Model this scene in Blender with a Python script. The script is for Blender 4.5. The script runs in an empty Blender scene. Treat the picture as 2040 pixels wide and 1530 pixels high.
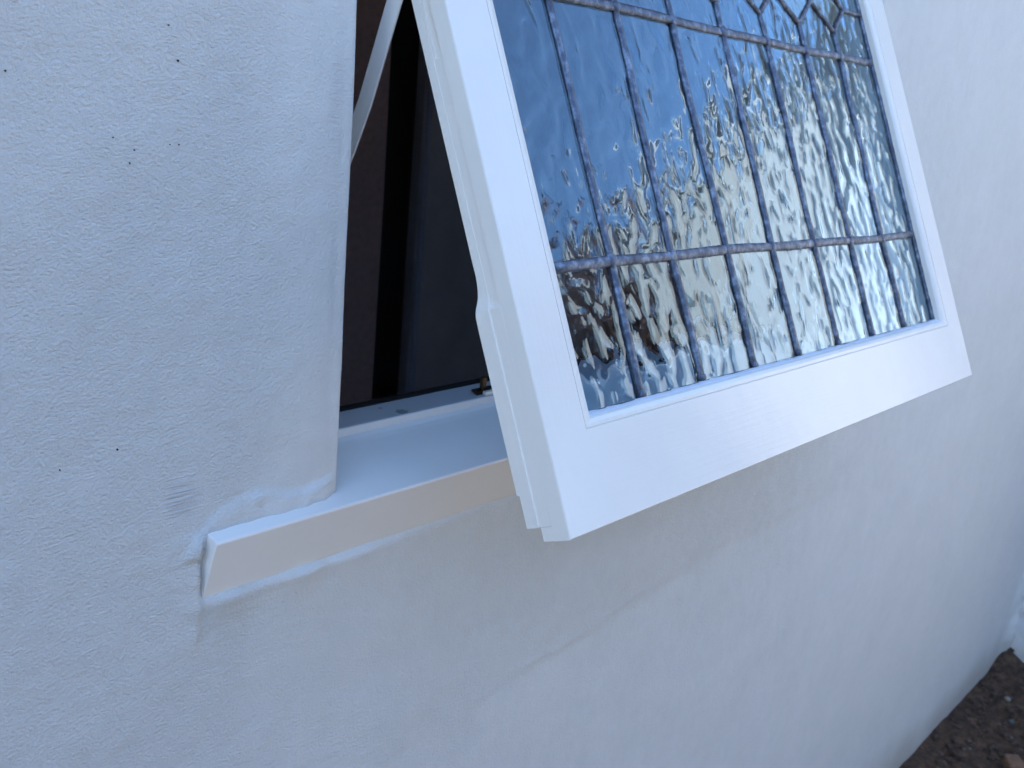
import bpy, math, random
import numpy as np
from mathutils import Vector, Matrix

random.seed(7)
sc = bpy.context.scene
col = sc.collection
EYE = 1.5                                            # camera height above the soil

# ------------------------------------------------------------------ camera, sky, sun, exposure
cam_d = bpy.data.cameras.new('camera'); cam = bpy.data.objects.new('camera', cam_d); col.objects.link(cam)
sc.camera = cam
cam_d.sensor_width = 36.0
cam_d.lens = 1907.1 / 2040 * 36
cam_d.clip_start = 0.02; cam_d.clip_end = 500
Rw = [[0.68672419, -0.14779112, 0.71173568], [-0.72078118, -0.26539886, 0.64034204], [0.09425697, -0.95274405, -0.28878088]]
cam.matrix_world = Matrix([[Rw[i][0], -Rw[i][1], -Rw[i][2], (0, 0, EYE)[i]] for i in range(3)] + [[0, 0, 0, 1]])
cam_d.dof.use_dof = True; cam_d.dof.focus_distance = 0.68; cam_d.dof.aperture_fstop = 16

SUN = Vector((-0.60, 0.27, 0.75)).normalized()       # towards the sun
world = bpy.data.worlds.new('World'); sc.world = world; world.use_nodes = True
wn = world.node_tree; bg = wn.nodes['Background']
sky = wn.nodes.new('ShaderNodeTexSky'); sky.sky_type = 'NISHITA'; sky.sun_disc = False
sky.sun_elevation = math.asin(SUN.z); sky.sun_rotation = math.atan2(SUN.x, SUN.y)
sky.air_density = 1.0; sky.dust_density = 0.3; sky.ozone_density = 3.6
wn.links.new(sky.outputs[0], bg.inputs[0]); bg.inputs[1].default_value = 0.15
sun_d = bpy.data.lights.new('sun', 'SUN'); sun_d.energy = 5.0; sun_d.angle = math.radians(0.5); sun_d.color = (1.0, 0.95, 0.89)
sun = bpy.data.objects.new('sun', sun_d); col.objects.link(sun); sun.rotation_euler = SUN.to_track_quat('Z', 'Y').to_euler()
sc.view_settings.view_transform = 'Standard'; sc.view_settings.look = 'None'
sc.view_settings.exposure = 2.42; sc.view_settings.gamma = 1.0; sc.view_settings.use_curve_mapping = False

# ------------------------------------------------------------------ node helpers
class NT:
    def __init__(s, name):
        s.m = bpy.data.materials.new(name); s.m.use_nodes = True
        s.t = s.m.node_tree; s.b = s.t.nodes['Principled BSDF']; s.tc = s.t.nodes.new('ShaderNodeTexCoord')
    def n(s, typ, **kw):
        o = s.t.nodes.new(typ)
        for k, v in kw.items(): setattr(o, k, v)
        return o
    def link(s, a, b): s.t.links.new(a, b)
    def mapping(s, scale, rot=(0, 0, 0), loc=(0, 0, 0), src=None):
        m = s.n('ShaderNodeMapping'); m.inputs['Scale'].default_value = scale; m.inputs['Rotation'].default_value = rot
        m.inputs['Location'].default_value = loc
        s.link(src or s.tc.outputs['Object'], m.inputs['Vector']); return m.outputs[0]
    def noise(s, vec, scale, detail=3, rough=0.5, dist=0.0):
        o = s.n('ShaderNodeTexNoise'); s.link(vec, o.inputs['Vector'])
        o.inputs['Scale'].default_value = scale; o.inputs['Detail'].default_value = detail
        o.inputs['Roughness'].default_value = rough; o.inputs['Distortion'].default_value = dist
        return o.outputs['Fac']
    def math(s, op, a, b=0.0, c=None, clamp=False):
        o = s.n('ShaderNodeMath', operation=op); o.use_clamp = clamp
        for i, v in enumerate((a, b) if c is None else (a, b, c)):
            if hasattr(v, 'links'): s.link(v, o.inputs[i])
            else: o.inputs[i].default_value = v
        return o.outputs[0]
    def ramp(s, fac, stops):
        o = s.n('ShaderNodeValToRGB'); s.link(fac, o.inputs[0]); e = o.color_ramp.elements
        while len(e) < len(stops): e.new(0.5)
        for i, (p, c) in enumerate(stops):
            e[i].position = p; e[i].color = (*c, 1) if len(c) == 3 else c
        return o.outputs[0]
    def mix(s, fac, a, b):
        o = s.n('ShaderNodeMix', data_type='RGBA')
        for sock, v in ((o.inputs[0], fac), (o.inputs[6], a), (o.inputs[7], b)):
            if hasattr(v, 'links'): s.link(v, sock)
            else: sock.default_value = v if isinstance(v, float) else (*v, 1)
        return o.outputs[2]
    def bump(s, h, dist, strength=1.0, normal=None):
        o = s.n('ShaderNodeBump'); s.link(h, o.inputs['Height']); o.inputs['Distance'].default_value = dist
        o.inputs['Strength'].default_value = strength
        if normal is not None: s.link(normal, o.inputs['Normal'])
        return o.outputs[0]

def simple(name, colr, rough=0.5, metal=0.0, nscale=0, namp=0.15, bump=0.0, bscale=50):
    t = NT(name); b = t.b
    b.inputs['Roughness'].default_value = rough; b.inputs['Metallic'].default_value = metal
    if nscale:
        f = t.noise(t.tc.outputs['Object'], nscale, 4, 0.6)
        lo = [c * (1 - namp) for c in colr]; hi = [min(1, c * (1 + namp)) for c in colr]
        t.link(t.ramp(f, [(0.3, lo), (0.7, hi)]), b.inputs['Base Color'])
    else: b.inputs['Base Color'].default_value = (*colr, 1)
    if bump:
        t.link(t.bump(t.noise(t.tc.outputs['Object'], bscale, 4), bump), b.inputs['Normal'])
    return t.m

def wall_material(name='painted_render', lo=(0.66, 0.675, 0.655), hi=(0.70, 0.71, 0.69)):
    t = NT(name); b = t.b; oc = t.tc.outputs['Object']
    at = t.n('ShaderNodeAttribute', attribute_name='coarse').outputs['Fac']
    scr = t.n('ShaderNodeAttribute', attribute_name='scratch').outputs['Fac']
    dirt = t.n('ShaderNodeAttribute', attribute_name='dirt').outputs['Fac']
    # colour: cool off-white paint with slight patchiness
    c1 = t.ramp(t.noise(oc, 9, 5, 0.6), [(0.3, lo), (0.7, hi)])
    c2 = t.ramp(t.noise(oc, 45, 4, 0.6), [(0.35, (0.965, 0.965, 0.965)), (0.65, (1, 1, 1))])
    mul = t.n('ShaderNodeMix', data_type='RGBA', blend_type='MULTIPLY'); mul.inputs[0].default_value = 1
    t.link(c1, mul.inputs[6]); t.link(c2, mul.inputs[7])
    cc = t.mix(t.math('MULTIPLY', t.math('MULTIPLY', scr, t.noise(t.mapping((10, 10, 260)), 2.0, 4, 0.7)), 0.34), mul.outputs[2], (0.42, 0.44, 0.50))
    cc = t.mix(dirt, cc, (0.36, 0.32, 0.26))
    t.link(cc, b.inputs['Base Color']); b.inputs['Roughness'].default_value = 0.62
    b.inputs['Specular IOR Level'].default_value = 0.35
    # relief: coarse sandy grain, soft lumps, trowel drag, fine tooth
    m1 = t.mapping((1, 1, 1.3), rot=(0, 0.25, 0))
    grain = t.noise(m1, 400, 5, 0.66, 0.0)
    lump = t.noise(m1, 130, 3, 0.55, 0.25)
    pits = t.n('ShaderNodeTexVoronoi'); t.link(m1, pits.inputs['Vector']); pits.inputs['Scale'].default_value = 340
    pit = t.math('SMOOTH_MIN', pits.outputs['Distance'], 0.45, 0.2)
    g = t.math('ADD', t.math('MULTIPLY', grain, 1.15), t.math('MULTIPLY', pit, 0.32))
    g = t.math('ADD', g, t.math('MULTIPLY', lump, 0.6))
    g = t.math('MULTIPLY', g, at)
    drag = t.noise(t.mapping((60, 60, 14), rot=(0, 0.5, 0)), 3.0, 4, 0.6)
    tooth = t.noise(oc, 520, 3, 0.6)
    s = t.math('ADD', t.math('MULTIPLY', drag, 0.25), t.math('MULTIPLY', tooth, 0.14))
    h = t.math('ADD', g, s)
    br = t.noise(t.mapping((8, 8, 170)), 3.0, 4, 0.65)
    h = t.math('ADD', h, t.math('MULTIPLY', t.math('MULTIPLY', br, scr), 1.8))
    t.link(t.bump(h, 0.0020), b.inputs['Normal'])
    return t.m

def gloss_paint(name, colr, grain_axis='z', rough=0.19, spots=None, tint=0.03, bumpd=0.0003):
    t = NT(name); b = t.b; oc = t.tc.outputs['Object']
    lo = [c * (1 - tint) for c in colr]
    c = t.ramp(t.noise(oc, 14, 4, 0.6), [(0.35, lo), (0.65, colr)])
    if spots:
        for (p, r, cc) in spots:
            d = t.n('ShaderNodeVectorMath', operation='DISTANCE'); t.link(oc, d.inputs[0]); d.inputs[1].default_value = p
            w = t.math('ADD', d.outputs['Value'], t.math('MULTIPLY', t.math('SUBTRACT', t.noise(oc, 260, 4, 0.7), 0.5), r * 2.2))
            f = t.math('LESS_THAN', w, r)
            c = t.mix(t.math('MULTIPLY', f, 0.75), c, cc)
    t.link(c, b.inputs['Base Color'])
    b.inputs['Roughness'].default_value = rough
    sc_ = {'z': (260, 260, 9), 'x': (9, 260, 260)}[grain_axis]
    br = t.noise(t.mapping(sc_), 1.5, 4, 0.65)
    lp = t.noise(oc, 35, 3, 0.5)
    h = t.math('ADD', t.math('MULTIPLY', br, 0.6), lp)
    t.link(t.bump(h, bumpd), b.inputs['Normal'])
    rr = t.math('ADD', t.math('MULTIPLY', t.noise(oc, 60, 3), 0.12), rough - 0.05)
    t.link(rr, b.inputs['Roughness'])
    return t.m

def ripple_glass(name, amp):
    t = NT(name); nt = t.t
    oi = t.n('ShaderNodeObjectInfo'); ofs = t.n('ShaderNodeVectorMath', operation='MULTIPLY_ADD')      # every quarry cut from another part of the sheet
    t.link(oi.outputs['Random'], ofs.inputs[0]); ofs.inputs[1].default_value = (3.7, 0.0, 5.3); t.link(t.tc.outputs['Object'], ofs.inputs[2]); oc = ofs.outputs[0]
    nt.nodes.remove(t.b); out = [n for n in nt.nodes if n.type == 'OUTPUT_MATERIAL'][0]
    g = t.n('ShaderNodeBsdfGlass'); g.inputs['IOR'].default_value = 1.60; g.inputs['Roughness'].default_value = 0.0
    g.inputs['Color'].default_value = (0.79, 0.92, 1.0, 1)
    warp = t.n('ShaderNodeTexNoise'); t.link(t.mapping((1, 1, 0.6), src=oc), warp.inputs['Vector']); warp.inputs['Scale'].default_value = 45
    warp.inputs['Detail'].default_value = 0
    v = t.n('ShaderNodeVectorMath', operation='MULTIPLY_ADD'); t.link(warp.outputs['Color'], v.inputs[0])
    v.inputs[1].default_value = (0.012, 0.0, 0.02); t.link(oc, v.inputs[2])
    m1 = t.mapping((1.0, 0.3, 0.66), rot=(0, 0.12, 0), src=v.outputs[0])
    a = t.noise(m1, 70, 0.0)
    bb = t.noise(m1, 150, 0.0)
    vo = t.n('ShaderNodeTexVoronoi', feature='SMOOTH_F1'); t.link(m1, vo.inputs['Vector']); vo.inputs['Scale'].default_value = 70
    vo.inputs['Smoothness'].default_value = 0.7
    h = t.math('ADD', t.math('MULTIPLY', a, 1.0), t.math('MULTIPLY', bb, 0.20))
    h = t.math('SUBTRACT', h, t.math('MULTIPLY', vo.outputs['Distance'], 0.25))
    dm_ = t.n('ShaderNodeTexVoronoi'); t.link(t.mapping((1.0, 0.2, 0.7), loc=(0.3, 0, 0.1), src=v.outputs[0]), dm_.inputs['Vector']); dm_.inputs['Scale'].default_value = 58
    q_ = t.math('MAXIMUM', t.math('SUBTRACT', 0.30, dm_.outputs['Distance']), 0.0)
    h = t.math('SUBTRACT', h, t.math('MULTIPLY', t.math('MULTIPLY', q_, q_), 3.6))
    t.link(t.bump(h, amp), g.inputs['Normal'])
    t.link(g.outputs[0], out.inputs[0])
    return t.m

def lead_material():
    t = NT('weathered_lead'); b = t.b; oc = t.tc.outputs['Object']
    c = t.ramp(t.noise(oc, 120, 5, 0.65), [(0.28, (0.04, 0.045, 0.07)), (0.5, (0.10, 0.12, 0.16)), (0.75, (0.30, 0.34, 0.41))])
    t.link(c, b.inputs['Base Color']); b.inputs['Metallic'].default_value = 0.6; b.inputs['Roughness'].default_value = 0.36
    h = t.math('ADD', t.noise(oc, 260, 4, 0.6), t.noise(oc, 70, 2))
    t.link(t.bump(h, 0.0007), b.inputs['Normal'])
    return t.m

M = {}
M['wall'] = wall_material(); M['wall_cream'] = wall_material('painted_render_cream', (0.50, 0.495, 0.49), (0.55, 0.545, 0.54))  # second one: dimmed copy of the same paint, softens its sunlit reflection in the glass
WHITE = (0.84, 0.79, 0.71); CREAM = (0.82, 0.80, 0.755)
M['sash'] = gloss_paint('sash_gloss_paint', WHITE, 'z', spots=[((0.560, 0, -0.055), 0.0009, (0.15, 0.14, 0.12)), ((0.83, 0, -0.083), 0.0007, (0.2, 0.2, 0.2))])
M['rail'] = gloss_paint('frame_gloss_paint', WHITE, 'x')
M['sill'] = gloss_paint('sill_cream_paint', CREAM, 'x', rough=0.38, bumpd=0.0001)
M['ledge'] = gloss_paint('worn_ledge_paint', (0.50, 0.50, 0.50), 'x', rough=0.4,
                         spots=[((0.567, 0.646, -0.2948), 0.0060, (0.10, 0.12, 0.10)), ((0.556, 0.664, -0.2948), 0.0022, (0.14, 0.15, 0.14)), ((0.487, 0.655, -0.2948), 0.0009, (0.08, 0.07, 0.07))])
M['glass'] = ripple_glass('rippled_cathedral_glass', 0.0015)
M['glass_back'] = ripple_glass('rolled_glass_back', 0.0003)
M['lead'] = lead_material()
M['putty'] = gloss_paint('painted_putty', (0.72, 0.76, 0.80), 'x', rough=0.35)
M['stay'] = gloss_paint('painted_stay', (0.78, 0.76, 0.72), 'z', rough=0.4)
M['bronze'] = simple('aged_brass', (0.10, 0.065, 0.035), 0.45, 0.7, 80, 0.4)
M['hole'] = simple('dark_cavity', (0.02, 0.018, 0.015), 0.9)  # dark discs for pinholes, the shade inside each hole put into the colour

# ------------------------------------------------------------------ object helpers
def mesh_obj(name, verts, faces, mat, parent=None, smooth=False, origin=None, mats=None, fmat=None):
    """verts in world coordinates (or in the parent's local coordinates when the parent is the sash)"""
    me = bpy.data.meshes.new(name)
    v = np.asarray(verts, dtype=float)
    me.from_pydata(v.tolist(), [], [tuple(int(i) for i in f) for f in faces])
    for m in (mats or [mat]): me.materials.append(m)
    if fmat is not None: me.polygons.foreach_set('material_index', fmat)
    if smooth: me.polygons.foreach_set('use_smooth', [True] * len(me.polygons))
    me.update()
    o = bpy.data.objects.new(name, me); col.objects.link(o)
    if parent is not None: o.parent = parent
    return o
def tag(o, label=None, cat=None, group=None, kind=None):
    if label: o['label'] = label
    if cat: o['category'] = cat
    if group: o['group'] = group
    if kind: o['kind'] = kind
    return o
def box(x0, x1, y0, y1, z0, z1):
    v = [(x, y, z) for x in (x0, x1) for y in (y0, y1) for z in (z0, z1)]
    f = [(0, 1, 3, 2), (4, 6, 7, 5), (0, 4, 5, 1), (2, 3, 7, 6), (0, 2, 6, 4), (1, 5, 7, 3)]
    return v, f
def bevel(o, w=0.001, seg=2):
    b = o.modifiers.new('bevel', 'BEVEL'); b.width = w; b.segments = seg; b.limit_method = 'ANGLE'; b.angle_limit = math.radians(25)
    return o
def join(*parts):
    V, F = [], []
    for v, f in parts:
        n = len(V); V += list(v); F += [tuple(i + n for i in q) for q in f]
    return V, F
def up(vs): return [(x, y, z + EYE) for x, y, z in vs]
def fix_normals(o):
    import bmesh
    bm = bmesh.new(); bm.from_mesh(o.data); bmesh.ops.recalc_face_normals(bm, faces=bm.faces); bm.to_mesh(o.data); bm.free()
    return o

# smooth value noise for displaced geometry
_rng = np.random.RandomState(3); _tab = _rng.rand(256, 256)
def vnoise(x, z, s, seed=0):
    x = np.asarray(x) * s + 17.3 * seed; z = np.asarray(z) * s + 5.1 * seed
    xi = np.floor(x).astype(int); zi = np.floor(z).astype(int); fx = x - xi; fz = z - zi
    fx = fx * fx * (3 - 2 * fx); fz = fz * fz * (3 - 2 * fz)
    g = lambda a, b: _tab[a % 256, b % 256]
    return (g(xi, zi) * (1 - fx) + g(xi + 1, zi) * fx) * (1 - fz) + (g(xi, zi + 1) * (1 - fx) + g(xi + 1, zi + 1) * fx) * fz - 0.5
def fbm(x, z, s, o=3, seed=0):
    return sum(vnoise(x, z, s * 2 ** i, seed + i) / 2 ** i for i in range(o))
def sstep(a, b, x):
    t = np.clip((np.asarray(x) - a) / (b - a), 0, 1); return t * t * (3 - 2 * t)

# ------------------------------------------------------------------ the window wall (front face y = 0.575)
WY = 0.575
OX0, OX1, OZ0, OZ1 = 0.4394, 1.279, -0.3255, 0.345       # the opening, heights relative to the eye
CX = 3.0                                                # the inside corner
PATCH = np.array([(0.300, -0.345), (0.318, -0.326), (0.333, -0.309), (0.358, -0.3015), (0.375, -0.302), (0.388, -0.308), (0.406, -0.310), (0.439, -0.304)])
CREASE = np.array([(0.2, -0.66), (0.40, -0.63), (0.52, -0.611), (0.589, -0.610), (0.641, -0.603), (0.677, -0.594), (0.768, -0.593), (0.888, -0.577), (1.051, -0.560), (1.30, -0.560), (2.0, -0.55)])
def wall_surface(x, z):
    y = np.full(x.shape, WY)
    coarse = 1 - sstep(0.32, 0.42, x + 0.02 * vnoise(x, z, 9, 4))
    low = (1 - sstep(-0.50, -0.40, z)) * (1 - sstep(0.45, 1.0, x)) * 0.55
    coarse = np.maximum(coarse, low)
    below = 0.40 * (1 - sstep(-0.44, -0.36, z)) * (1 - sstep(1.1, 1.6, x))
    coarse = np.clip(np.maximum(coarse, below) + 0.10, 0, 1)
    zc = np.interp(x, CREASE[:, 0], CREASE[:, 1])
    under = 1 - sstep(zc - 0.016, zc + 0.006, z)
    coarse = 0.26 + 0.66 * coarse * (1 - 0.55 * under * sstep(0.50, 0.80, x))
    y = y + 0.0020 * fbm(x, z, 7, 2, 1) + 0.0011 * fbm(x, z, 22, 3, 2)
    y = y + coarse * 0.0006 * fbm(x, z, 90, 3, 3)
    # render coat that stops along a wandering line, with a raised lip in places
    fade = sstep(0.35, 0.95, x) * (1 - sstep(1.25, 1.7, x))
    y = y - fade * 0.0016 * (1 - under) - fade * 0.0016 * 1.2 * np.exp(-((z - zc - 0.004) / 0.0050) ** 2) * sstep(0.60, 0.68, x) * (1 - sstep(0.78, 0.95, x)) * (0.1 + 1.6 * np.clip(vnoise(x, z * 0, 14, 8) + 0.3, 0, 1))
    y = y - fade * 0.0012 * np.exp(-((z - zc - 0.045) / 0.030) ** 2)
    # trowelled margin beside the opening, dished towards the edge
    dm = OX0 - x
    inmar = (dm > -0.01) & (dm < 0.09) & (z > -0.33) & (z < 0.42)
    y = y + np.where(inmar, 0.0007 * (1 - sstep(0.0, 0.040, dm)) - 0.0003 * np.exp(-((dm - 0.045) / 0.016) ** 2), 0)
    y = y + np.where(inmar, 0.0007 * np.exp(-((dm - 0.0085) / 0.0035) ** 2) * (0.7 + 0.8 * vnoise(x * 0, z, 22, 51)), 0)
    y = y + np.where(inmar, 0.0005 * vnoise(x, z * 0.12, 90, 6) + 0.0007 * vnoise(x, z, 18, 12), 0)
    # mortar patch over the sill horn
    zp = np.interp(x, PATCH[:, 0], PATCH[:, 1])
    pin = (1 - sstep(zp - 0.003, zp + 0.002, z)) * sstep(0.300, 0.318, x) * (1 - sstep(0.430, 0.44, x)) * (z > -0.34)
    y = y - 0.0036 * pin + pin * 0.0018 * fbm(x, z, 130, 2, 9)
    # plaster pressed up under the sill
    tail = sstep(0.310, 0.328, x) * (x < 1.5)
    zb = -0.3755 + 0.0015 * vnoise(x, x * 0, 30, 5)
    amp = (0.0062 * (1 - sstep(0.40, 0.60, x)) + 0.0018) * (1 + 0.8 * vnoise(x, x * 0, 45, 25))
    d = zb - z
    fil = np.where((d > -0.012), np.exp(-np.clip(d, 0, 1) / 0.020) * sstep(-0.004, 0.0065, d), 0) * tail
    y = y - amp * fil + fil * 0.0018 * fbm(x, z, 80, 2, 15)
    # plaster against the end of the sill
    e = np.exp(-np.clip(0.3185 - x, 0, 1) / 0.010) * (x < 0.3205) * sstep(-0.425, -0.372, z) * (1 - sstep(-0.328, -0.318, z))
    y = y - 0.0045 * e + e * 0.0024 * fbm(x, z, 150, 2, 11)
    gap = np.exp(-((x - 0.3215) / 0.0022) ** 2) * sstep(-0.378, -0.368, z) * (1 - sstep(-0.33, -0.324, z))
    y = y + 0.0018 * gap * np.clip(vnoise(x, z, 140, 13) + 0.6, 0, 1)
    # lumpy corner and damp, dusty foot
    cor = sstep(CX - 0.10, CX - 0.01, x)
    y = y - 0.016 * cor ** 2 + cor * 0.010 * fbm(x, z, 22, 3, 14)
    # corner of the opening worn round
    r = np.hypot(np.clip(OX0 - x, 0, 1), np.clip(z - OZ0, 0, 1))
    y = y + 0.004 * (1 - sstep(0.0, 0.006, r)) * (x < OX0 + 0.001) * (z > OZ0 - 0.0005) * (z < OZ0 + 0.05)
    scr = sstep(0.288, 0.296, x + 0.016 * vnoise(x, z, 90, 16)) * (1 - sstep(0.308, 0.336, x + 0.012 * vnoise(x, z, 70, 26))) * sstep(-0.318, -0.300, z + 0.016 * vnoise(x, z, 80, 17)) * (1 - sstep(-0.281, -0.270, z + 0.012 * vnoise(x, z, 110, 27)))
    scr = np.clip(scr + np.where(inmar, 0.4 * np.exp(-((dm - 0.018) / 0.010) ** 2) * np.clip(vnoise(x, z * 0.15, 150, 61) + vnoise(x * 0.3, z, 14, 62) + 0.05, 0, 1), 0), 0, 1)
    dirt = 0.55 * (1 - sstep(-1.50, -1.36, z + 0.05 * fbm(x, z, 8, 3, 18))) * (x > 1.0)
    return y, coarse * (1 - 0.8 * scr), scr, dirt

def axis(segs):
    out = []
    for a, b, s in segs:
        n = max(1, int(round((b - a) / s))); out += list(np.linspace(a, b, n, endpoint=False))
    return np.array(out + [segs[-1][1]])
gx = axis([(-2.5, 0.0, 0.1), (0.0, 0.12, 0.01), (0.12, OX0 - 0.004, 0.0028), (OX0 - 0.004, OX0, 0.001), (OX0, OX1, 0.0035), (OX1, 1.7, 0.005), (1.7, CX - 0.15, 0.02), (CX - 0.15, CX, 0.006), (CX, 3.3, 0.1)])
gz = axis([(-1.62, -1.3, 0.01), (-1.3, -0.8, 0.02), (-0.8, -0.66, 0.005), (-0.66, OZ0, 0.0028), (OZ0, 0.08, 0.0028), (0.08, OZ1, 0.01), (OZ1, 1.62, 0.05)])
XX, ZZ = np.meshgrid(gx, gz, indexing='ij')
YY, CO, SCR, DIRT = wall_surface(XX, ZZ)
nx, nz = XX.shape
V = np.stack([XX, YY, ZZ + EYE], -1).reshape(-1, 3)
idx = np.arange(nx * nz).reshape(nx, nz)
ia, ib = int(np.argmin(abs(gx - OX0))), int(np.argmin(abs(gx - OX1)))
ja, jb = int(np.argmin(abs(gz - OZ0))), int(np.argmin(abs(gz - OZ1)))
keep = np.ones((nx - 1, nz - 1), bool); keep[ia:ib, ja:jb] = False
# round arris of the opening: the last millimetres turn back into the reveal
F = np.stack([idx[:-1, :-1][keep], idx[1:, :-1][keep], idx[1:, 1:][keep], idx[:-1, 1:][keep]], -1)
loop = [idx[i, ja] for i in range(ia, ib)] + [idx[ib, j] for j in range(ja, jb)] + [idx[i, jb] for i in range(ib, ia, -1)] + [idx[ia, j] for j in range(jb, ja, -1)]
cur = np.array(loop); base = len(V); V = V.tolist(); F = F.tolist()
cx_, cz_ = (OX0 + OX1) / 2, (OZ0 + OZ1) / 2 + EYE
prev = cur
for (dy, dl) in ((0.0006, 0.0010), (0.0016, 0.0017), (0.004, 0.0020), (0.03, 0.0022), (0.16, 0.0022)):
    st = len(V)
    for q in cur:
        x, y, z = V[q]
        V.append((x + (dl if abs(x - OX0) < 1e-6 else -dl if abs(x - OX1) < 1e-6 else 0), y + dy, z - (dl if abs(z - EYE - OZ1) < 1e-6 else 0)))
    new = np.arange(st, len(V))
    for i in range(len(new)):
        j = (i + 1) % len(new); F.append((prev[i], prev[j], new[j], new[i]))
    prev = new
wall = mesh_obj('rendered_wall', V, F, M['wall'], smooth=True)
fix_normals(wall)
for nm, arr in (('coarse', CO), ('scratch', SCR), ('dirt', DIRT)):
    a = wall.data.attributes.new(nm, 'FLOAT', 'POINT'); buf = np.zeros(len(wall.data.vertices), dtype=np.float32); buf[:nx * nz] = arr.reshape(-1); a.data.foreach_set('value', buf)
tag(wall, 'long off-white rough rendered wall that the leaded window is set in', 'wall')

def wall_y_at(x, z):
    return float(wall_surface(np.array([[x]]), np.array([[z]]))[0][0, 0])
def pinhole_disc(x, z, r):
    rr = random.Random(int(x * 9999)); n = 9; y = wall_y_at(x, z)
    vs = [(x, y - 0.0002, z + EYE)]; fs = []
    ring = [(x + r * math.cos(a) * rr.uniform(.7, 1.2), y - 0.0010, z + EYE + r * math.sin(a) * rr.uniform(.8, 1.4)) for a in [i * math.tau / n for i in range(n)]]
    ring2 = [(x + (px - x) * 1.25, y + 0.0006, z + EYE + (pz - z - EYE) * 1.25) for px, _, pz in ring]
    vs += ring + ring2
    fs = [(0, 1 + i, 1 + (i + 1) % n) for i in range(n)] + [(1 + i, 1 + n + i, 1 + n + (i + 1) % n, 1 + (i + 1) % n) for i in range(n)]
    mesh_obj('pinhole', vs, fs, M['hole'], wall)
for (x, z, r) in [(0.206, -0.014, .0011), (0.300, 0.020, .0009), (0.306, 0.0, .0015), (0.264, -0.047, .0008), (0.277, -0.054, .0010), (0.274, -0.062, .0009),
                  (0.300, -0.050, .0007), (0.306, -0.050, .0009), (0.262, -0.246, .0013), (0.225, -0.252, .0009)]:
    pinhole_disc(x, z, r * 0.42)

# return wall at the far corner (face x = CX), seen at the right edge; unseen outer part added for the reflection in the glass
RY0 = -0.98
gy = axis([(RY0, 0.3, 0.04), (0.3, 0.60, 0.008)]); gz2 = axis([(-1.62, -1.0, 0.012), (-1.0, 0.96, 0.05)])
Y2, Z2 = np.meshgrid(gy, gz2, indexing='ij')
cor = sstep(0.50, 0.57, Y2)
X2 = CX + 0.003 * fbm(Y2, Z2, 9, 3, 31) - 0.010 * cor ** 2 + cor * 0.008 * fbm(Y2, Z2, 40, 3, 33)
ny, nz2 = X2.shape; id2 = np.arange(ny * nz2).reshape(ny, nz2)
V2 = np.stack([X2, Y2, Z2 + EYE], -1).reshape(-1, 3)
F2 = np.stack([id2[:-1, :-1], id2[:-1, 1:], id2[1:, 1:], id2[1:, :-1]], -1).reshape(-1, 4)
n0 = len(V2); V2 = V2.tolist(); F2 = F2.tolist()
bv, bf = box(CX + 0.01, CX + 0.26, RY0, 0.60, -0.15, EYE + 0.96)
e1 = [id2[0, j] for j in range(nz2)]
V2 += bv; F2 += [tuple(i + n0 for i in q) for q in bf]
rw = mesh_obj('return_wall', V2, F2, M['wall_cream'], smooth=False)
for nm, val in (('coarse', 0.25), ('scratch', 0.0)):
    a = rw.data.attributes.new(nm, 'FLOAT', 'POINT'); a.data.foreach_set('value', np.full(len(V2), val, dtype=np.float32))
a = rw.data.attributes.new('dirt', 'FLOAT', 'POINT'); bd = np.zeros(len(V2), dtype=np.float32); bd[:n0] = (0.5 * (1 - sstep(-1.50, -1.40, Z2 + 0.03 * fbm(Y2, Z2, 8, 3, 18)))).reshape(-1); a.data.foreach_set('value', bd)
tag(rw, 'off-white return wall meeting the window wall in the corner behind the soil', 'wall')
v, f = box(CX - 0.06, CX + 0.32, RY0 - 0.05, 0.60, EYE + 0.96, EYE + 1.0)
M['coping'] = simple('coping_paint', (0.7, 0.69, 0.66), 0.5, 0, 20, 0.06)
bevel(mesh_obj('coping', v, f, M['coping'], rw), 0.004)

# ------------------------------------------------------------------ the window: sill, frame, sash
win = bpy.data.objects.new('awning_window', None); col.objects.link(win); win.location = (0.876, WY, EYE - 0.376); win.empty_display_size = 0.1
tag(win, 'white painted top-hung window with leaded rippled glass propped open', 'window')
def wobj(name, vs, fs, mat, parent=None, **k):
    """a part of the window given in eye-relative coordinates"""
    p = parent or win
    off = Vector(win.location)
    vs = [(x - off.x, y - off.y, z + EYE - off.z) for x, y, z in vs]
    return mesh_obj(name, vs, fs, mat, p, **k)
# materials use object coordinates: the three spot positions are given in eye coordinates, so shift them
for m in (M['ledge'],):
    for n in m.node_tree.nodes:
        if n.type == 'VECT_MATH' and n.operation == 'DISTANCE':
            p = n.inputs[1].default_value; n.inputs[1].default_value = (p[0] - win.location.x, p[1] - win.location.y, p[2] + EYE - win.location.z)

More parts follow.
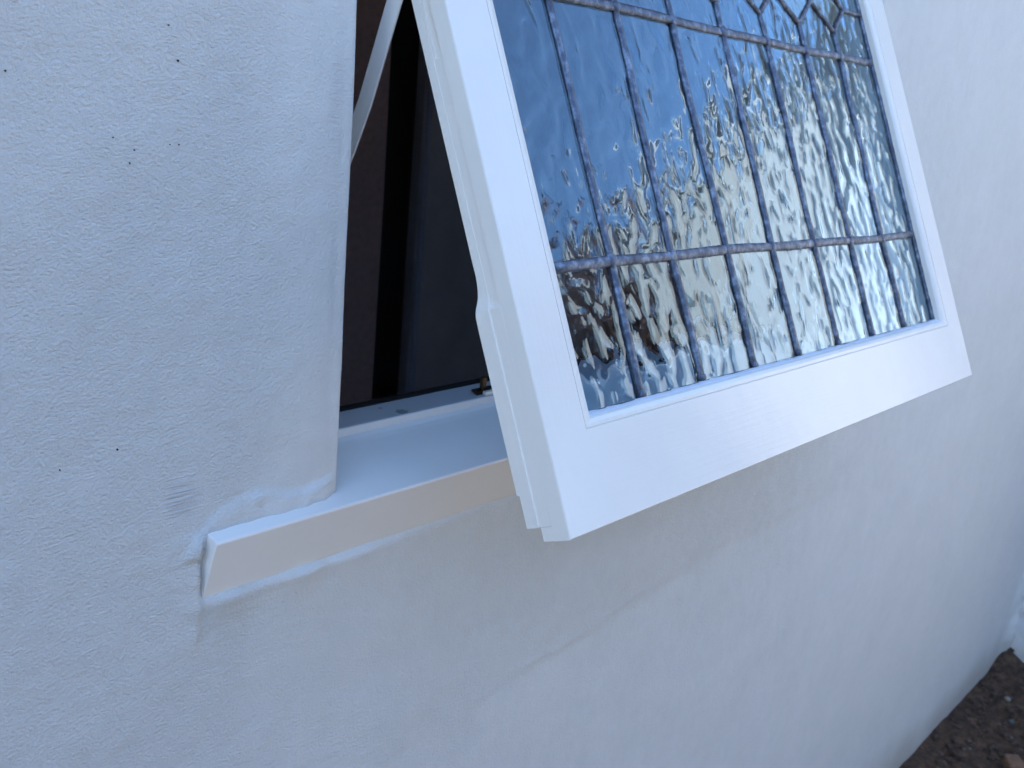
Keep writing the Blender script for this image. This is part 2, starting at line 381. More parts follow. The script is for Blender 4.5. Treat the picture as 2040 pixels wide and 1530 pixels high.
# sill: sloped top, front face square to the slope
tz = math.tan(math.radians(17))
SX0, SX1 = 0.3215, 1.43
fy, fz = WY - 0.0150, -0.3268
by = WY + 0.060; bz = fz + (by - fy) * tz
dx_, dz_ = 0.0495 * math.sin(math.radians(15)), 0.0495 * math.cos(math.radians(15))
prof = [(fy, fz), (by, bz), (by, bz - 0.07), (fy + dx_, fz - 0.07), (fy + dx_, fz - dz_)]
prof = [(fy + 0.0006, fz + 0.0010), (by - 0.010, bz - 0.010 * tz), (by - 0.004, bz - 0.004 * tz + 0.0003), (by + 0.0005, bz + 0.0016), (by + 0.02, bz + 0.0016), (by + 0.02, bz - 0.07), (fy + dx_ + 0.02, fz - 0.07), (fy + dx_, fz - dz_ - 0.0), (fy - 0.0002, fz - 0.0008)]
def lathe_x(prof, x0, x1):
    n = len(prof)
    vs = [(x, y, z) for x in (x0, x1) for y, z in prof]
    return vs, [tuple(range(n - 1, -1, -1)), tuple(range(n, 2 * n))] + [(i, (i + 1) % n, n + (i + 1) % n, n + i) for i in range(n)]
# the end of the sill is cut a little out of square
n = len(prof)
vs = [(SX0 + (0.0035 if y < fy + 0.003 and z > fz - 0.005 else 0.0), y, z) for y, z in prof] + [(SX1, y, z) for y, z in prof]
fs = lathe_x(prof, 0, 1)[1]
sill = wobj('sill', vs, fs, M['sill']); fix_normals(sill); bevel(sill, 0.0008, 2)

# frame: bottom member with its small upstand, jambs, head
bead_z = bz + 0.0089
JX0, JX1 = OX0 + 0.033, OX1 - 0.033
v, f = box(OX0 + 0.001, OX1 - 0.001, by + 0.0012, by + 0.004, bz - 0.01, bead_z)
up_ = wobj('sill_upstand', v, f, M['sill']); bevel(up_, 0.0010, 2)
v, f = box(OX0 + 0.001, OX1 - 0.001, by + 0.0042, by + 0.040, bz - 0.04, bead_z - 0.0002)
bevel(wobj('ledge', v, f, M['ledge']), 0.0005, 1)
for (a, b_, c_) in ((OX0 + 0.0025, JX0, by + 0.002), (OX1 - 0.03, OX1 - 0.0025, by + 0.058)):
    v, f = box(a, b_, c_, by + 0.095, bead_z, 0.30)
    bevel(wobj('jamb', v, f, M['rail']), 0.001, 1)
v, f = box(OX0 + 0.0025, OX1 - 0.0025, by + 0.002, by + 0.09, 0.300, 0.343)
bevel(wobj('head', v, f, M['rail']), 0.001, 1)
M['dark_wood'] = simple('dark_varnish', (0.012, 0.010, 0.010), 0.6, 0, 30, 0.3)  # dark strip for the shadow gap behind the ledge, shade put into colour
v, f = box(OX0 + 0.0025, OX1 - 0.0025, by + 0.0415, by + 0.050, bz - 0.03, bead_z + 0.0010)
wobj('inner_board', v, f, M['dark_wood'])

# sash: its local axes are x, depth into the glass (y), and up the slope (z); tilted on the stay
AL = math.radians(25.5719)
sash_o = Vector((0, 0.45 * math.cos(AL), EYE - 0.45 * math.sin(AL)))
X0, X1, SB, ST = 0.4775, 1.2750, -0.10285, 0.555          # outer edges (z = -s)
BL, BR, BB, BT = 0.5198, 1.2340, -0.0325, 0.505            # inner edge of the flat face
def rect_loops(loops):
    vs = [];
    for (a, b, c, d, dep) in loops: vs += [(a, dep, c), (b, dep, c), (b, dep, d), (a, dep, d)]
    fs = []
    for k in range(len(loops) - 1):
        for i in range(4):
            j = (i + 1) % 4; fs.append((4 * k + i, 4 * k + j, 4 * k + 4 + j, 4 * k + 4 + i))
    return vs, fs
e = 0.0012
loops = [(X0 + .03, X1 - .03, SB + .03, ST - .03, 0.0262), (X0, X1, SB, ST, 0.0262), (X0, X1, SB, ST, e), (X0 + e * .3, X1 - e * .3, SB + e * .3, ST - e * .3, e * .3), (X0 + e, X1 - e, SB + e, ST - e, 0.0),
         (BL - .0006, BR + .0006, BB - .0006, BT + .0006, 0.0), (BL, BR, BB, BT, 0.0016), (BL + .0007, BR - .0007, BB + .0007, BT - .0007, 0.0012)]
loops2 = [(BL + .0007, BR - .0007, BB + .0007, BT - .0007, 0.0012), (BL + .004, BR - .004, BB + .0035, BT - .004, 0.0012), (BL + .0085, BR - .0085, BB + .0062, BT - .0085, 0.0026),
          (BL + .0098, BR - .0098, BB + .0075, BT - .0098, 0.0045), (BL + .0100, BR - .0100, BB + .0078, BT - .0100, 0.0112)]
# the left outer side is built with its lip, so the ring starts at the groove there
loops[0] = (X0 + .03, X1 - .03, SB + .03, ST - .03, 0.0152); loops[1] = (X0, X1, SB, ST, 0.0152)
rv, rf = rect_loops(loops)
# rear body with stay recess, lip and the wave where the profiles change (left stile), lofted along the stile
def lip_section(z):
    s = -z
    w = float(sstep(-0.095, -0.064, s)); w2 = float(sstep(-0.0690, -0.0655, s)); rec = 1 - float(sstep(-0.2485, -0.2470, s))
    wob = 0.0015 * math.exp(-((s + 0.078) / 0.012) ** 2)
    e1 = 0.0022 * (1 - w2) + 0.0022 * rec
    dm = 0.0262
    w3 = float(sstep(-0.078, -0.062, s)); e2 = 0.0020 * (1 - w3) - 0.0014 * w3
    db = 0.0345 * (1 - w) + 0.0405 * w - wob
    if s > 0.068: db = 0.0380
    return [(X0 + e1, 0.0153), (X0 + e1, dm), (X0 + e2, dm + 0.0002), (X0 + e2, db), (X0 + 0.050, db), (X0 + 0.050, 0.0153)]
zs = [ST, 0.40, 0.2490, 0.2484, 0.2478, 0.2472, 0.2466, 0.18, 0.12] + list(np.arange(0.110, 0.050, -0.0015)) + [0.0, -0.03, -0.0679, -0.0681, -0.092]
lv, lf = [], []
for z in zs: lv += [(x, d, z) for x, d in lip_section(z)]
for k in range(len(zs) - 1):
    for i in range(6):
        j = (i + 1) % 6; lf.append((6 * k + i, 6 * k + j, 6 * k + 6 + j, 6 * k + 6 + i))
lf += [(5, 4, 3, 2, 1, 0), tuple(6 * (len(zs) - 1) + i for i in range(6))]
slab = box(X0 + 0.0001, X0 + 0.05, 0.0153, 0.0258, SB + 0.0004, -0.0922)     # the outer slab below the lip
others = [box(X1 - 0.050, X1 - 0.002, 0.0153, 0.040, SB + 0.01, ST - 0.002), box(X0 + 0.0502, X1 - 0.0502, 0.0153, 0.040, SB + 0.01, BB - 0.004), box(X0 + 0.0502, X1 - 0.0502, 0.0153, 0.040, BT + 0.004, ST - 0.002)]
sv, sf = join((rv, rf), (lv, lf), slab, *others)
fm = [1 if (i < len(rf) and i % 4 in (0, 2)) else 0 for i in range(len(sf))]
sash = mesh_obj('sash', sv, sf, None, win, mats=[M['sash'], M['rail']], fmat=fm)
fix_normals(sash)
sash.location = sash_o - Vector(win.location); sash.rotation_euler = (-AL, 0, 0)
sash['label'] = 'opening sash swung out at the bottom'
bevel(sash, 0.0006, 2)
bvv, bff = rect_loops(loops2)
bead = mesh_obj('glazing_bead', bvv, bff, M['rail'], sash, smooth=False); fix_normals(bead)
s_ = bead.modifiers.new('thick', 'SOLIDIFY'); s_.thickness = 0.0006; s_.offset = -1

# ---- leaded light, in sash coordinates
GL, GR, GB, GT = BL + .0080, BR - .0080, BB + .0060, BT - .0080
GD = 0.0122                                            # glass front
RB, RM = 0.0885, 0.3085                                # two long horizontal cames
XV = [0.6079 + 0.08737 * i for i in range(7)]
pit = 0.08737
ZV, ZP, ZD, ZT = 0.3385, 0.3706, 0.4030, 0.4350        # zigzag vertices, peaks, diamond tops, top came
rg = random.Random(11)
jit = [[rg.uniform(-.0022, .0022) for _ in range(8)] for _ in XV]
def vx(i, z):
    ks = [GB, 0.03, RB, 0.15, 0.21, 0.26, RM, ZV]
    j = jit[i][:]; j[0] *= .5
    return XV[i] + float(np.interp(z, ks, j))
def rowz(base, x, k):                                   # horizontals were not soldered dead straight
    return base + 0.0012 * math.sin(x * 9 + k) + 0.0006 * math.sin(x * 31 + 2 * k)
peaks = [XV[0] - pit * .5] + [XV[i] + pit * .5 for i in range(6)] + [XV[6] + pit * .5 - 0.002]
cames = []
def seg(path, w=0.0078, nm='came'): cames.append((path, w, nm))
hz = lambda base, k, a=GL, b=GR, n=26: [(x, rowz(base, x, k)) for x in np.linspace(a, b, n)]
seg(hz(RB, 1), 0.0090); seg(hz(RM, 2), 0.0086); seg(hz(ZT, 3), 0.0078)
for i in range(7):
    seg([(vx(i, z), z) for z in np.linspace(GB + .003, RM, 26)], 0.0080)
    seg([(vx(i, RM), RM), (XV[i] + jit[i][6] * .5, RM + 0.012), (XV[i], ZV)], 0.0062)
    seg([(XV[i], ZV), (peaks[i], ZP)], 0.0056); seg([(XV[i], ZV), (peaks[i + 1], ZP)], 0.0056)
    seg([(XV[i], ZD), (peaks[i], ZP)], 0.0056); seg([(XV[i], ZD), (peaks[i + 1], ZP)], 0.0056)
    seg([(XV[i], ZD), (XV[i], ZT), (XV[i], GT)], 0.0062)
seg([(GL, ZP), (peaks[0], ZP)], 0.0056); seg([(peaks[7], ZP), (GR, ZP)], 0.0056)
for pts in ([(GL + .002, GB), (GL + .002, GT)], [(GR - .002, GB), (GR - .002, GT)], [(GL, GT - .002), (GR, GT - .002)]): seg(pts, 0.006)
seg([(x, GB + .0022) for x in np.linspace(GL, GR, 12)], 0.0058)
def came_mesh(path, w, k):
    """half-round lead strip following the path, front face proud of the glass, with uneven width"""
    r = random.Random(k * 13 + 5); P = [Vector(p) for p in path]
    if len(P) < 6:                                    # subdivide straight runs
        Q = []
        for a, b in zip(P[:-1], P[1:]):
            m = max(2, int((b - a).length / 0.006)); Q += [a.lerp(b, t / m) for t in range(m)]
        P = Q + [P[-1]]
    cs = [(-0.5, 0.0002), (-0.47, -0.0010), (-0.28, -0.0019), (0.0, -0.0023), (0.28, -0.0019), (0.47, -0.0010), (0.5, 0.0002), (0.5, 0.0052), (-0.5, 0.0052)]
    vs, fs = [], []; n = len(cs)
    for i, p in enumerate(P):
        d = (P[min(i + 1, len(P) - 1)] - P[max(i - 1, 0)]).normalized(); nrm = Vector((-d.y, d.x))
        ww = w * r.uniform(0.93, 1.07); dd = r.uniform(-0.0002, 0.0002) + 0.00002 * (k % 17)
        for (a, b) in cs:
            q = p + nrm * a * ww; vs.append((q.x, GD + b * (1 if b > 0.001 else r.uniform(.9, 1.1)) + dd, q.y))
    for i in range(len(P) - 1):
        for j in range(n):
            l = (j + 1) % n; fs.append((n * i + j, n * i + l, n * i + n + l, n * i + n + j))
    fs += [tuple(range(n - 1, -1, -1)), tuple(n * (len(P) - 1) + j for j in range(n))]
    return vs, fs
for k, (path, w, nm) in enumerate(cames):
    vs, fs = came_mesh(path, w, k)
    c = mesh_obj('lead_came', vs, fs, M['lead'], sash, smooth=True); fix_normals(c)
# solder blobs over the crossings
def blob(x, z, r, k):
    rr = random.Random(k); n, rings = 10, 3; vs = [(x, GD - 0.0031, z)]; fs = []
    for q in range(1, rings + 1):
        a = q / rings * math.pi / 2
        for i in range(n):
            t = i * math.tau / n; R_ = r * math.sin(a) * (1 + 0.18 * math.sin(3 * t + k))
            vs.append((x + R_ * math.cos(t), GD - 0.0016 - 0.0015 * math.cos(a), z + R_ * math.sin(t)))
    fs += [(0, 1 + i, 1 + (i + 1) % n) for i in range(n)]
    for q in range(rings - 1):
        for i in range(n):
            fs.append((1 + q * n + i, 1 + (q + 1) * n + i, 1 + (q + 1) * n + (i + 1) % n, 1 + q * n + (i + 1) % n))
    o = mesh_obj('solder_joint', vs, fs, M['lead'], sash, smooth=True); fix_normals(o)
k = 0
for i in range(7):
    for z in (RB, RM):
        k += 1; blob(vx(i, z), rowz(z, vx(i, z), 1 if z == RB else 2), 0.0058 + 0.0008 * math.sin(k * 2.3), k)
    k += 1; blob(vx(i, GB + .0075), GB + .0075, 0.0040, k)
for p_ in peaks: k += 1; blob(p_, ZP, 0.0042, k)

# glass panes: every quarry its own slab, set a hair out of true
def pane(poly, k, tint=None):
    rr = random.Random(100 + k); cx = sum(p[0] for p in poly) / len(poly); cz = sum(p[1] for p in poly) / len(poly)
    tx, tz2 = rr.uniform(-.006, .006), rr.uniform(-.006, .006); n = len(poly)
    vs = [(x, GD + 0.0006 + tx * (x - cx) + tz2 * (z - cz), z) for x, z in poly] + [(x, GD + 0.0032 + tx * (x - cx) + tz2 * (z - cz), z) for x, z in poly]
    fs = [tuple(range(n)), tuple(range(2 * n - 1, n - 1, -1))] + [(i, n + i, n + (i + 1) % n, (i + 1) % n) for i in range(n)]
    o = mesh_obj('pane', vs, fs, None, sash, mats=[M['glass'] if tint is None else tint, M['glass_back'] if tint is None else tint], fmat=[0] + [1] * (n + 1))
    fix_normals(o); return o
g = 0.0012
cols = [GL - .0005 + g] + XV + [GR + .0005 - g]
k = 0
for c in range(8):
    a, b = cols[c] + (g if c else 0), cols[c + 1] - (g if c < 7 else 0)
    for z0, z1 in ((GB - .001, RB - g), (RB + g, RM - g)):
        k += 1; pane([(a, z0), (b, z0), (b, z1), (a, z1)], k)
    # shaped quarries under the zigzag
    ta = (a, ZV - g) if c else (a, ZP - g); tb = (b, ZV - g) if c < 7 else (b, ZP - g)
    pk = (peaks[c], ZP - g)
    poly = [(a, RM + g), (b, RM + g), tb, pk, ta] if 0 < c < 7 else ([(a, RM + g), (b, RM + g), tb, pk, (a, ZP - g)] if c == 0 else [(a, RM + g), (b, RM + g), (b, ZP - g), pk, ta])
    k += 1; pane(poly, k)
    tb2 = (b, ZD + g) if c < 7 else (b, ZP + g); ta2 = (a, ZD + g) if c else (a, ZP + g)
    k += 1; pane([ta2, (peaks[c], ZP + g), tb2, (b, ZT - g), (a, ZT - g)], k)
    k += 1; pane([(a, ZT + g), (b, ZT + g), (b, GT), (a, GT)], k)
M['bevel_glass'] = ripple_glass('pale_jewel_glass', 0.0004)
M['bevel_glass'].node_tree.nodes['Glass BSDF'].inputs['Color'].default_value = (0.88, 0.97, 1.0, 1)
for i in range(7):
    k += 1; pane([(XV[i], ZV + g), (peaks[i + 1] - g, ZP), (XV[i], ZD - g), (peaks[i] + g, ZP)], k, M['bevel_glass'])
# putty smeared along the foot of the glass
pv, pf = [], []
N = 120
for i in range(N + 1):
    x = GL + (GR - GL) * i / N; w = 0.0026 + 0.0014 * vnoise(x, 0, 60, 3) + 0.0012 * vnoise(x, 0, 260, 4)
    pv += [(x, 0.0040, BB + .0072), (x, GD - 0.0060, BB + .0084), (x, GD - 0.0030, BB + .0080 + float(w)), (x, GD + 0.001, BB + .0082 + float(w))]
for i in range(N):
    for j in range(3): pf.append((4 * i + j, 4 * i + 4 + j, 4 * i + 5 + j, 4 * i + 1 + j))
pt = mesh_obj('putty', pv, pf, M['putty'], sash, smooth=True); fix_normals(pt)

# stay: painted flat bar in the gap between jamb and sash
cl = [(0.5500, 0.1180), (0.5640, 0.0860), (0.5770, 0.0562), (0.5910, 0.0200), (0.6055, -0.0170), (0.6210, -0.0490), (0.6400, -0.0840), (0.6600, -0.1150)]
vs = []
for i, (y, z) in enumerate(cl):
    a, b = cl[max(i - 1, 0)], cl[min(i + 1, len(cl) - 1)]; d = Vector((b[0] - a[0], b[1] - a[1])).normalized(); nn = Vector((-d.y, d.x)) * 0.0078
    for x in (0.4736, 0.4756): vs += [(x, y + nn.x, z + nn.y), (x, y - nn.x, z - nn.y)]
fs = []
for i in range(len(cl) - 1):
    a = 4 * i; b = a + 4
    fs += [(a, b, b + 1, a + 1), (a + 2, a + 3, b + 3, b + 2), (a, a + 2, b + 2, b), (a + 1, b + 1, b + 3, a + 3)]
fs += [(0, 1, 3, 2), (4 * len(cl) - 4, 4 * len(cl) - 2, 4 * len(cl) - 1, 4 * len(cl) - 3)]
st = wobj('friction_stay', vs, fs, M['stay']); fix_normals(st); bevel(st, 0.0004, 1)

# fastener plate and peg on the ledge
la = bpy.data.objects.new('fastener', None); col.objects.link(la); la.parent = win
lx, ly, lz = 0.676, 0.650, bead_z
la.location = Vector((lx, ly, lz + EYE)) - Vector(win.location)
pv, pf = box(-0.012, 0.022, -0.006, 0.008, 0, 0.0022)
pv = [(x + (0.006 if (y > 0 and x < 0) else 0), y, z) for x, y, z in pv]
bevel(mesh_obj('base_plate', pv, pf, M['bronze'], la), 0.0006)
pv, pf = box(0.000, 0.006, -0.002, 0.003, 0.0022, 0.016)
bevel(mesh_obj('peg', pv, pf, M['bronze'], la), 0.0012)
pv, pf = box(-0.004, 0.024, -0.0115, -0.0062, 0, 0.0040)
bevel(mesh_obj('keeper', pv, pf, M['rail'], la), 0.0008)

# ------------------------------------------------------------------ the room behind
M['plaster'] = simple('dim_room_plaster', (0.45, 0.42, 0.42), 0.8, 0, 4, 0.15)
M['floor'] = simple('room_floor_boards', (0.10, 0.06, 0.035), 0.5, 0, 12, 0.3)
def setting(name, b, mat):
    v, f = box(*b); return tag(mesh_obj(name, v, f, mat), kind='structure')
setting('room_floor', (-1.0, 3.6, 0.76, 3.7, -0.05, 0.0), M['floor'])
setting('room_ceiling', (-1.0, 3.6, 0.64, 3.7, 2.45, 2.5), M['plaster'])
M['far'] = simple('dark_far_wall', (0.06, 0.05, 0.055), 0.8)  # darkened apart from the room plaster so the doorway gap stays in shade
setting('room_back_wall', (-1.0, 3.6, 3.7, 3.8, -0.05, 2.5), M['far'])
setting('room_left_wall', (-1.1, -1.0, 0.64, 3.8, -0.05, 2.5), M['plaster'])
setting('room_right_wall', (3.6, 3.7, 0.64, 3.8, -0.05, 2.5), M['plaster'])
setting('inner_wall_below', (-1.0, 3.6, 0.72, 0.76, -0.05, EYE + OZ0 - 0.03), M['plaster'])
# what shows through the gap: brown curtain, dark doorway, moulded architrave, grey door
def curtain(x0, x1, y, mat, name='curtain', folds=9, depth=0.035):
    n = folds * 8; vs = []; fs = []
    for i in range(n + 1):
        t = i / n; x = x0 + (x1 - x0) * t; yy = y + depth * math.sin(t * folds * math.tau) * (0.6 + 0.4 * math.sin(t * 7))
        vs += [(x, yy, 0.12), (x + 0.01 * math.sin(t * 40), yy, 1.2), (x, yy, 2.3)]
    for i in range(n):
        for j in range(2): fs.append((3 * i + j, 3 * i + 3 + j, 3 * i + 4 + j, 3 * i + 1 + j))
    return mesh_obj(name, vs, fs, mat, smooth=True)
M['brown_cloth'] = simple('brown_cloth', (0.62, 0.38, 0.33), 0.85, 0, 60, 0.12)
M['grey_door'] = simple('grey_brown_door', (0.54, 0.46, 0.43), 0.6, 0, 8, 0.1)
M['architrave'] = simple('architrave_paint', (0.55, 0.53, 0.60), 0.5, 0, 20, 0.05)
cu = curtain(1.02, 1.637, 2.0, M['brown_cloth'], folds=4, depth=0.004); tag(cu, 'plain reddish brown curtain hanging in the dark room at the left of the gap', 'curtain')
pr = [(1.752, 2.02), (1.752, 1.985), (1.757, 1.975), (1.763, 1.985), (1.769, 1.985), (1.775, 1.975), (1.781, 1.982), (1.781, 2.02)]
n = len(pr); vs = [(x, y, z) for z in (0.0, 2.2) for x, y in pr]
ar = mesh_obj('architrave', vs, [tuple(range(n)), tuple(range(2 * n - 1, n - 1, -1))] + [(i, n + i, n + (i + 1) % n, (i + 1) % n) for i in range(n)], M['architrave'])
fix_normals(ar); tag(ar, 'thin pale moulded upright beside the dark doorway inside the room', 'door frame')
v, f = box(1.783, 2.75, 1.995, 2.035, 0.005, 2.1)
dr = bevel(mesh_obj('interior_door', v, f, M['grey_door']), 0.002); tag(dr, 'plain dark grey-brown door seen inside the room right of the moulded upright', 'door')

# ------------------------------------------------------------------ unseen eave added over the wall to keep it in shade
EZ = EYE + 1.6
ev = bpy.data.objects.new('roof_eave', None); col.objects.link(ev); ev.location = (0.5, WY, EZ)
tag(ev, 'white boarded eave with gutter above the window wall', 'roof')
def epart(name, b, mat):
    v, f = box(*b); v = [(x - 0.5, y - WY, z - EZ) for x, y, z in v]; return bevel(mesh_obj(name, v, f, mat, ev), 0.003)
M['white_trim'] = simple('trim_paint', (0.72, 0.71, 0.68), 0.4, 0, 20, 0.05)
M['tiles'] = simple('roof_tile_clay', (0.25, 0.12, 0.08), 0.8, 0, 15, 0.3)
EY = WY - 0.20
epart('soffit', (-3.0, 4.2, EY + 0.022, WY + 0.2, EZ, EZ + 0.02), M['white_trim'])
epart('fascia', (-3.0, 4.2, EY, EY + 0.02, EZ - 0.02, EZ + 0.16), M['white_trim'])
gp = [(0.055 * math.cos(a), 0.055 * math.sin(a)) for a in [math.pi + i * math.pi / 10 for i in range(11)]]
gi = [(0.051 * math.cos(a), 0.051 * math.sin(a)) for a in [math.tau - i * math.pi / 10 for i in range(11)]]
gg = gp + gi; n = len(gg)
vs = [(x - 0.5, y + EY - 0.058 - WY, z + 0.12) for x in (-3.0, 4.2) for y, z in gg]
gt_ = mesh_obj('gutter', vs, [tuple(range(n)), tuple(range(2 * n - 1, n - 1, -1))] + [(i, n + i, n + (i + 1) % n, (i + 1) % n) for i in range(n)], M['white_trim'], ev); fix_normals(gt_)
vs = [(-3.5, EY - 0.03 - WY, 0.165), (3.7, EY - 0.03 - WY, 0.165), (3.7, 4.2, 2.3), (-3.5, 4.2, 2.3), (-3.5, EY - 0.03 - WY, 0.185), (3.7, EY - 0.03 - WY, 0.185), (3.7, 4.2, 2.32), (-3.5, 4.2, 2.32)]
mesh_obj('roof_slope', vs, [(0, 1, 2, 3), (4, 7, 6, 5), (0, 4, 5, 1), (1, 5, 6, 2), (2, 6, 7, 3), (3, 7, 4, 0)], M['tiles'], ev)

# ------------------------------------------------------------------ ground
def soil_material():
    t = NT('dark_garden_soil'); b = t.b; oc = t.tc.outputs['Object']
    c = t.ramp(t.noise(oc, 38, 8, 0.7), [(0.30, (0.012, 0.008, 0.005)), (0.46, (0.065, 0.035, 0.018)), (0.60, (0.135, 0.072, 0.038)), (0.78, (0.28, 0.16, 0.085))])
    t.link(c, b.inputs['Base Color']); b.inputs['Roughness'].default_value = 0.9
    h = t.math('ADD', t.noise(oc, 90, 8, 0.7), t.noise(oc, 30, 5, 0.65))
    t.link(t.bump(h, 0.012), b.inputs['Normal'])
    return t.m
M['soil'] = soil_material()
def soil_h(x, y):
    h = 0.030 * fbm(x, y, 3, 2, 41) + 0.030 * fbm(x, y, 14, 3, 42) + 0.012 * fbm(x, y, 55, 3, 43)
    h = h * sstep(0.0, 0.10, WY - y) + 0.006 * fbm(x, y, 30, 2, 44)
    h = h + 0.035 * np.exp(-(((x - 2.97) / 0.07) ** 2 + ((y - 0.56) / 0.05) ** 2))
    return h
sx = axis([(-2.5, 1.6, 0.08), (1.6, CX + 0.02, 0.011)]); sy = axis([(-0.95, -0.1, 0.05), (-0.1, WY + 0.02, 0.010)])
SX, SY = np.meshgrid(sx, sy, indexing='ij'); SH = soil_h(SX, SY) * (0.3 + 0.7 * sstep(-0.95, -0.6, SY)); a_, b_ = SX.shape; ids = np.arange(a_ * b_).reshape(a_, b_)
soil = mesh_obj('soil', np.stack([SX, SY, SH], -1).reshape(-1, 3), np.stack([ids[:-1, :-1], ids[1:, :-1], ids[1:, 1:], ids[:-1, 1:]], -1).reshape(-1, 4), M['soil'], smooth=True)
tag(soil, kind='structure')
M['pav'] = simple('pale_paving', (0.15, 0.13, 0.105), 0.8, 0, 6, 0.12, 0.002, 120)
M['lawn'] = simple('lawn_turf', (0.09, 0.10, 0.035), 0.9, 0, 3, 0.3, 0.02, 30)
v, f = box(-14, 16, -7.0, -0.93, -0.12, 0.005); tag(bevel(mesh_obj('paving', v, f, M['pav']), 0.01), kind='structure')
v = [(-200, -200, -0.13), (200, -200, -0.13), (200, 200, -0.13), (-200, 200, -0.13)]
tag(mesh_obj('lawn', v, [(0, 1, 2, 3)], M['lawn']), kind='structure')
# clods, grit and bits of bark on the soil
def lump(r, k, flat=0.6, n=7):
    rr = random.Random(k); vs = [(0, 0, -r * flat)]; fs = []
    for q, (zz, rad) in enumerate(((-0.4, 0.85), (0.35, 0.8))):
        for i in range(n):
            a = i * math.tau / n + q * 0.3; R_ = r * rad * rr.uniform(.75, 1.2); vs.append((R_ * math.cos(a), R_ * math.sin(a), zz * r * flat * rr.uniform(.8, 1.2)))
    vs.append((0, 0, r * flat * rr.uniform(.8, 1.1)))
    fs = [(0, 1 + (i + 1) % n, 1 + i) for i in range(n)] + [(1 + i, 1 + (i + 1) % n, 1 + n + (i + 1) % n, 1 + n + i) for i in range(n)] + [(1 + n + i, 1 + n + (i + 1) % n, 1 + 2 * n) for i in range(n)]
    return vs, fs
rs = random.Random(5)
mats_ = [simple('clod', (0.060, 0.036, 0.022), 0.95, 0, 60, 0.4), simple('pale_grit', (0.15, 0.13, 0.11), 0.8, 0, 60, 0.3), simple('bark', (0.13, 0.07, 0.045), 0.85, 0, 60, 0.4), simple('green_grit', (0.08, 0.10, 0.09), 0.8, 0, 60, 0.3)]
for (nm, mat, cnt, r0, r1, fl) in (('soil_clods', mats_[0], 1500, 0.003, 0.014, 0.7), ('grit', mats_[1], 110, 0.002, 0.006, 0.6), ('bark_chips', mats_[2], 160, 0.004, 0.014, 0.25), ('dark_grit', mats_[3], 60, 0.003, 0.007, 0.5)):
    vs, fs = [], []
    for q in range(cnt):
        x = rs.uniform(1.7, CX - 0.01); y = rs.uniform(-0.5, WY - 0.012); r = r0 + (r1 - r0) * rs.random() ** 2.2
        z = float(soil_h(np.array([x]), np.array([y]))[0]) + r * fl * 0.4
        lv_, lf_ = lump(r, rs.randint(0, 9999), fl); n = len(vs); sx_, an = rs.uniform(1, 1.8), rs.uniform(0, 6.3); ca, sa = math.cos(an), math.sin(an)
        vs += [(x + a * sx_ * ca - b * sa, y + a * sx_ * sa + b * ca, z + c) for a, b, c in lv_]; fs += [tuple(i + n for i in g_) for g_ in lf_]
    tag(mesh_obj(nm, vs, fs, mat), kind='stuff')
M['brick'] = simple('old_brick', (0.17, 0.09, 0.05), 0.9, 0, 70, 0.35, 0.002, 150)
bx_, by_ = 2.43, 0.375
v, f = box(-0.035, 0.035, -0.022, 0.022, -0.012, 0.022)
rr = random.Random(2); v = [(x + rr.uniform(-.008, .008), y + rr.uniform(-.006, .006), z + rr.uniform(-.004, .004)) for x, y, z in v]
bf_ = bevel(mesh_obj('brick_fragment', v, f, M['brick']), 0.004); bf_.location = (bx_, by_, float(soil_h(np.array([bx_]), np.array([by_]))[0]) + 0.006); bf_.rotation_euler = (0.1, 0.15, 0.5)
tag(bf_, 'broken piece of reddish brick lying on the dark soil at the wall foot', 'brick')
def stone(x, y, r, k, label, mat):
    v, f = lump(r, k, 0.7, 9); o = mesh_obj('pebble', v, f, mat, smooth=True); o.location = (x, y, float(soil_h(np.array([x]), np.array([y]))[0]) + r * 0.3)
    tag(o, label, 'pebble', 'pebbles on the soil')
M['pebble'] = simple('pale_pebble', (0.20, 0.18, 0.15), 0.7, 0, 50, 0.2)
stone(2.745, 0.485, 0.011, 3, 'pale round pebble on the soil near the wall corner', M['pebble'])
stone(2.66, 0.445, 0.010, 4, 'small blue-grey pebble on the soil just nearer than the pale round one', mats_[3])

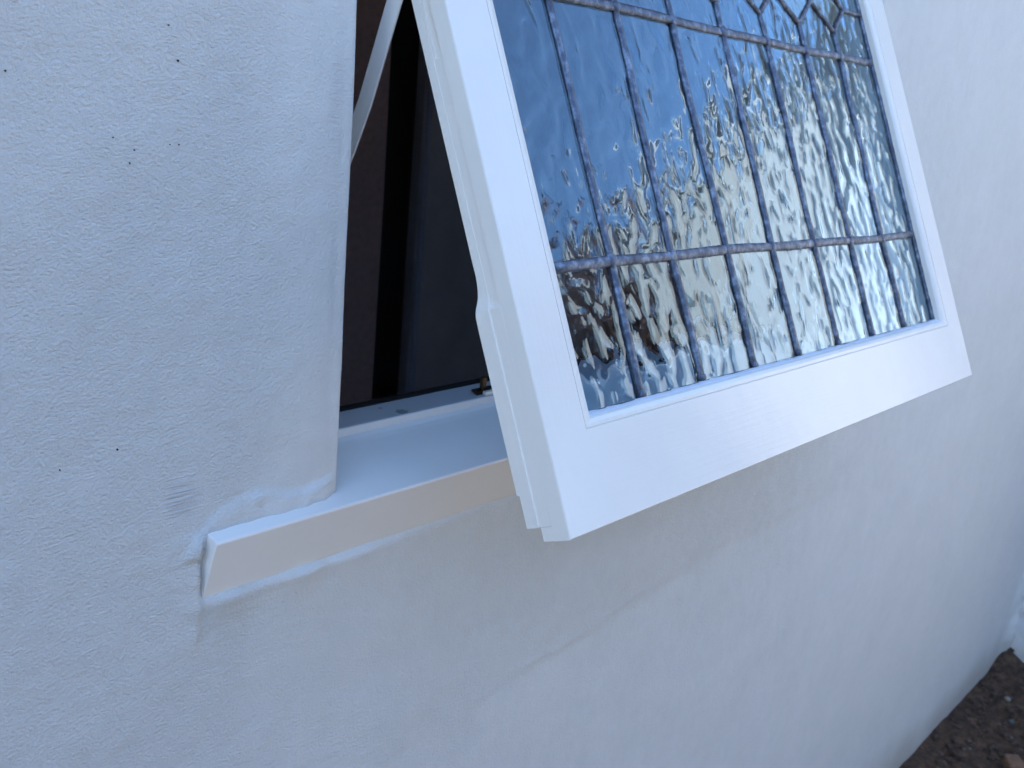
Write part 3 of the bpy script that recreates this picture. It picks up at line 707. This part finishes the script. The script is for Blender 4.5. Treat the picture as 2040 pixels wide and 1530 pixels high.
# ------------------------------------------------------------------ added garden, out of view: shrubs and fence that shape light and reflections
def leaf_material(name, c):
    t = NT(name); b = t.b
    f = t.noise(t.tc.outputs['Object'], 6, 3, 0.6)
    t.link(t.ramp(f, [(0.3, [q * .6 for q in c]), (0.7, [q * 1.4 for q in c])]), b.inputs['Base Color']); b.inputs['Roughness'].default_value = 0.6
    return t.m
M['leaf'] = leaf_material('shrub_leaf', (0.05, 0.075, 0.03)); M['copper_leaf'] = leaf_material('copper_leaf', (0.085, 0.04, 0.03)); M['trunk'] = simple('trunk_bark', (0.10, 0.075, 0.055), 0.9, 0, 20, 0.3)
def shrub(x, y, h, r, k, label):  # unseen shrubs, added to dim low light and darken reflections
    t = bpy.data.objects.new('garden_shrub', None); col.objects.link(t); t.location = (x, y, -0.02)
    tag(t, label, 'shrub', 'shrubs along the garden boundary')
    rr = random.Random(k); vs, fs = [], []
    clumps = [(rr.gauss(0, r * .45), rr.gauss(0, r * .4), h * rr.uniform(.28, .86), r * rr.uniform(.28, .5)) for _ in range(16)]
    for c in clumps:
        for _ in range(260):
            d = Vector((rr.gauss(0, 1), rr.gauss(0, 1), rr.gauss(0, 1))).normalized() * c[3] * rr.uniform(.55, 1.05)
            p = Vector(c[:3]) + d; u = Vector((rr.gauss(0, 1), rr.gauss(0, 1), rr.gauss(0, 1))).normalized(); w = u.orthogonal().normalized() * 0.05; u = u * 0.1; n = len(vs)
            vs += [tuple(p - u), tuple(p + w), tuple(p + u), tuple(p - w)]; fs.append((n, n + 1, n + 2, n + 3))
    mesh_obj('crown', vs, fs, M['copper_leaf'] if k in (51, 52) else M['leaf'], t)
    vs, fs = [], []
    for (cx, cy, cz, cr) in clumps[:7]:
        n = len(vs)
        for q, (px, py, pz, rad) in enumerate(((0, 0, 0, 0.06), (cx * .4, cy * .4, cz * .5, 0.04), (cx, cy, cz, 0.012))):
            vs += [(px + rad * math.cos(i * math.tau / 6), py + rad * math.sin(i * math.tau / 6), pz) for i in range(6)]
        for q in range(2): fs += [(n + 6 * q + i, n + 6 * q + (i + 1) % 6, n + 6 * q + 6 + (i + 1) % 6, n + 6 * q + 6 + i) for i in range(6)]
    mesh_obj('trunk', vs, fs, M['trunk'], t)
for i, (x, y, h, r) in enumerate([(3.3, -4.6, 4.6, 1.35), (5.5, -3.3, 4.0, 1.35), (7.4, -3.2, 3.7, 1.3), (1.1, -4.9, 5.0, 1.5), (-1.5, -4.9, 5.2, 1.5), (-4.0, -4.2, 4.2, 1.4), (-2.7, -0.85, 3.3, 1.1)]):  # last one stands left of the viewer, added to shade the sash side
    shrub(x, y, h, r, 50 + i, ['rounded green shrub across the paving, next to the copper-leaved one', 'spreading copper-leaved shrub beyond the end of the return wall', 'broad copper-leaved shrub furthest right beyond the return wall', 'tall green shrub straight out from the window', 'tallest green shrub left of centre across the paving', 'green shrub at the far left end of the row', 'bushy dark shrub nearest the window wall, behind the viewer on the left'][i])
fe = bpy.data.objects.new('boarded_fence', None); col.objects.link(fe); fe.location = (1.0, -6.6, 0)  # unseen fence, added as background for the reflections
tag(fe, 'brown boarded fence behind the shrubs at the far side of the paving', 'fence')
M['fence'] = simple('fence_board', (0.20, 0.115, 0.065), 0.8, 0, 12, 0.3)
v, f = box(0, 0.148, -0.011, 0.011, 0.03, 1.8); proto = bevel(mesh_obj('board', v, f, M['fence'], fe), 0.003, 1); proto.location = (-9, 0, 0)
for i in range(1, 120):
    c = proto.copy(); col.objects.link(c); c.parent = fe; c.location = (-9 + i * 0.152, rs.uniform(-.004, .004), rs.uniform(-.01, .01))
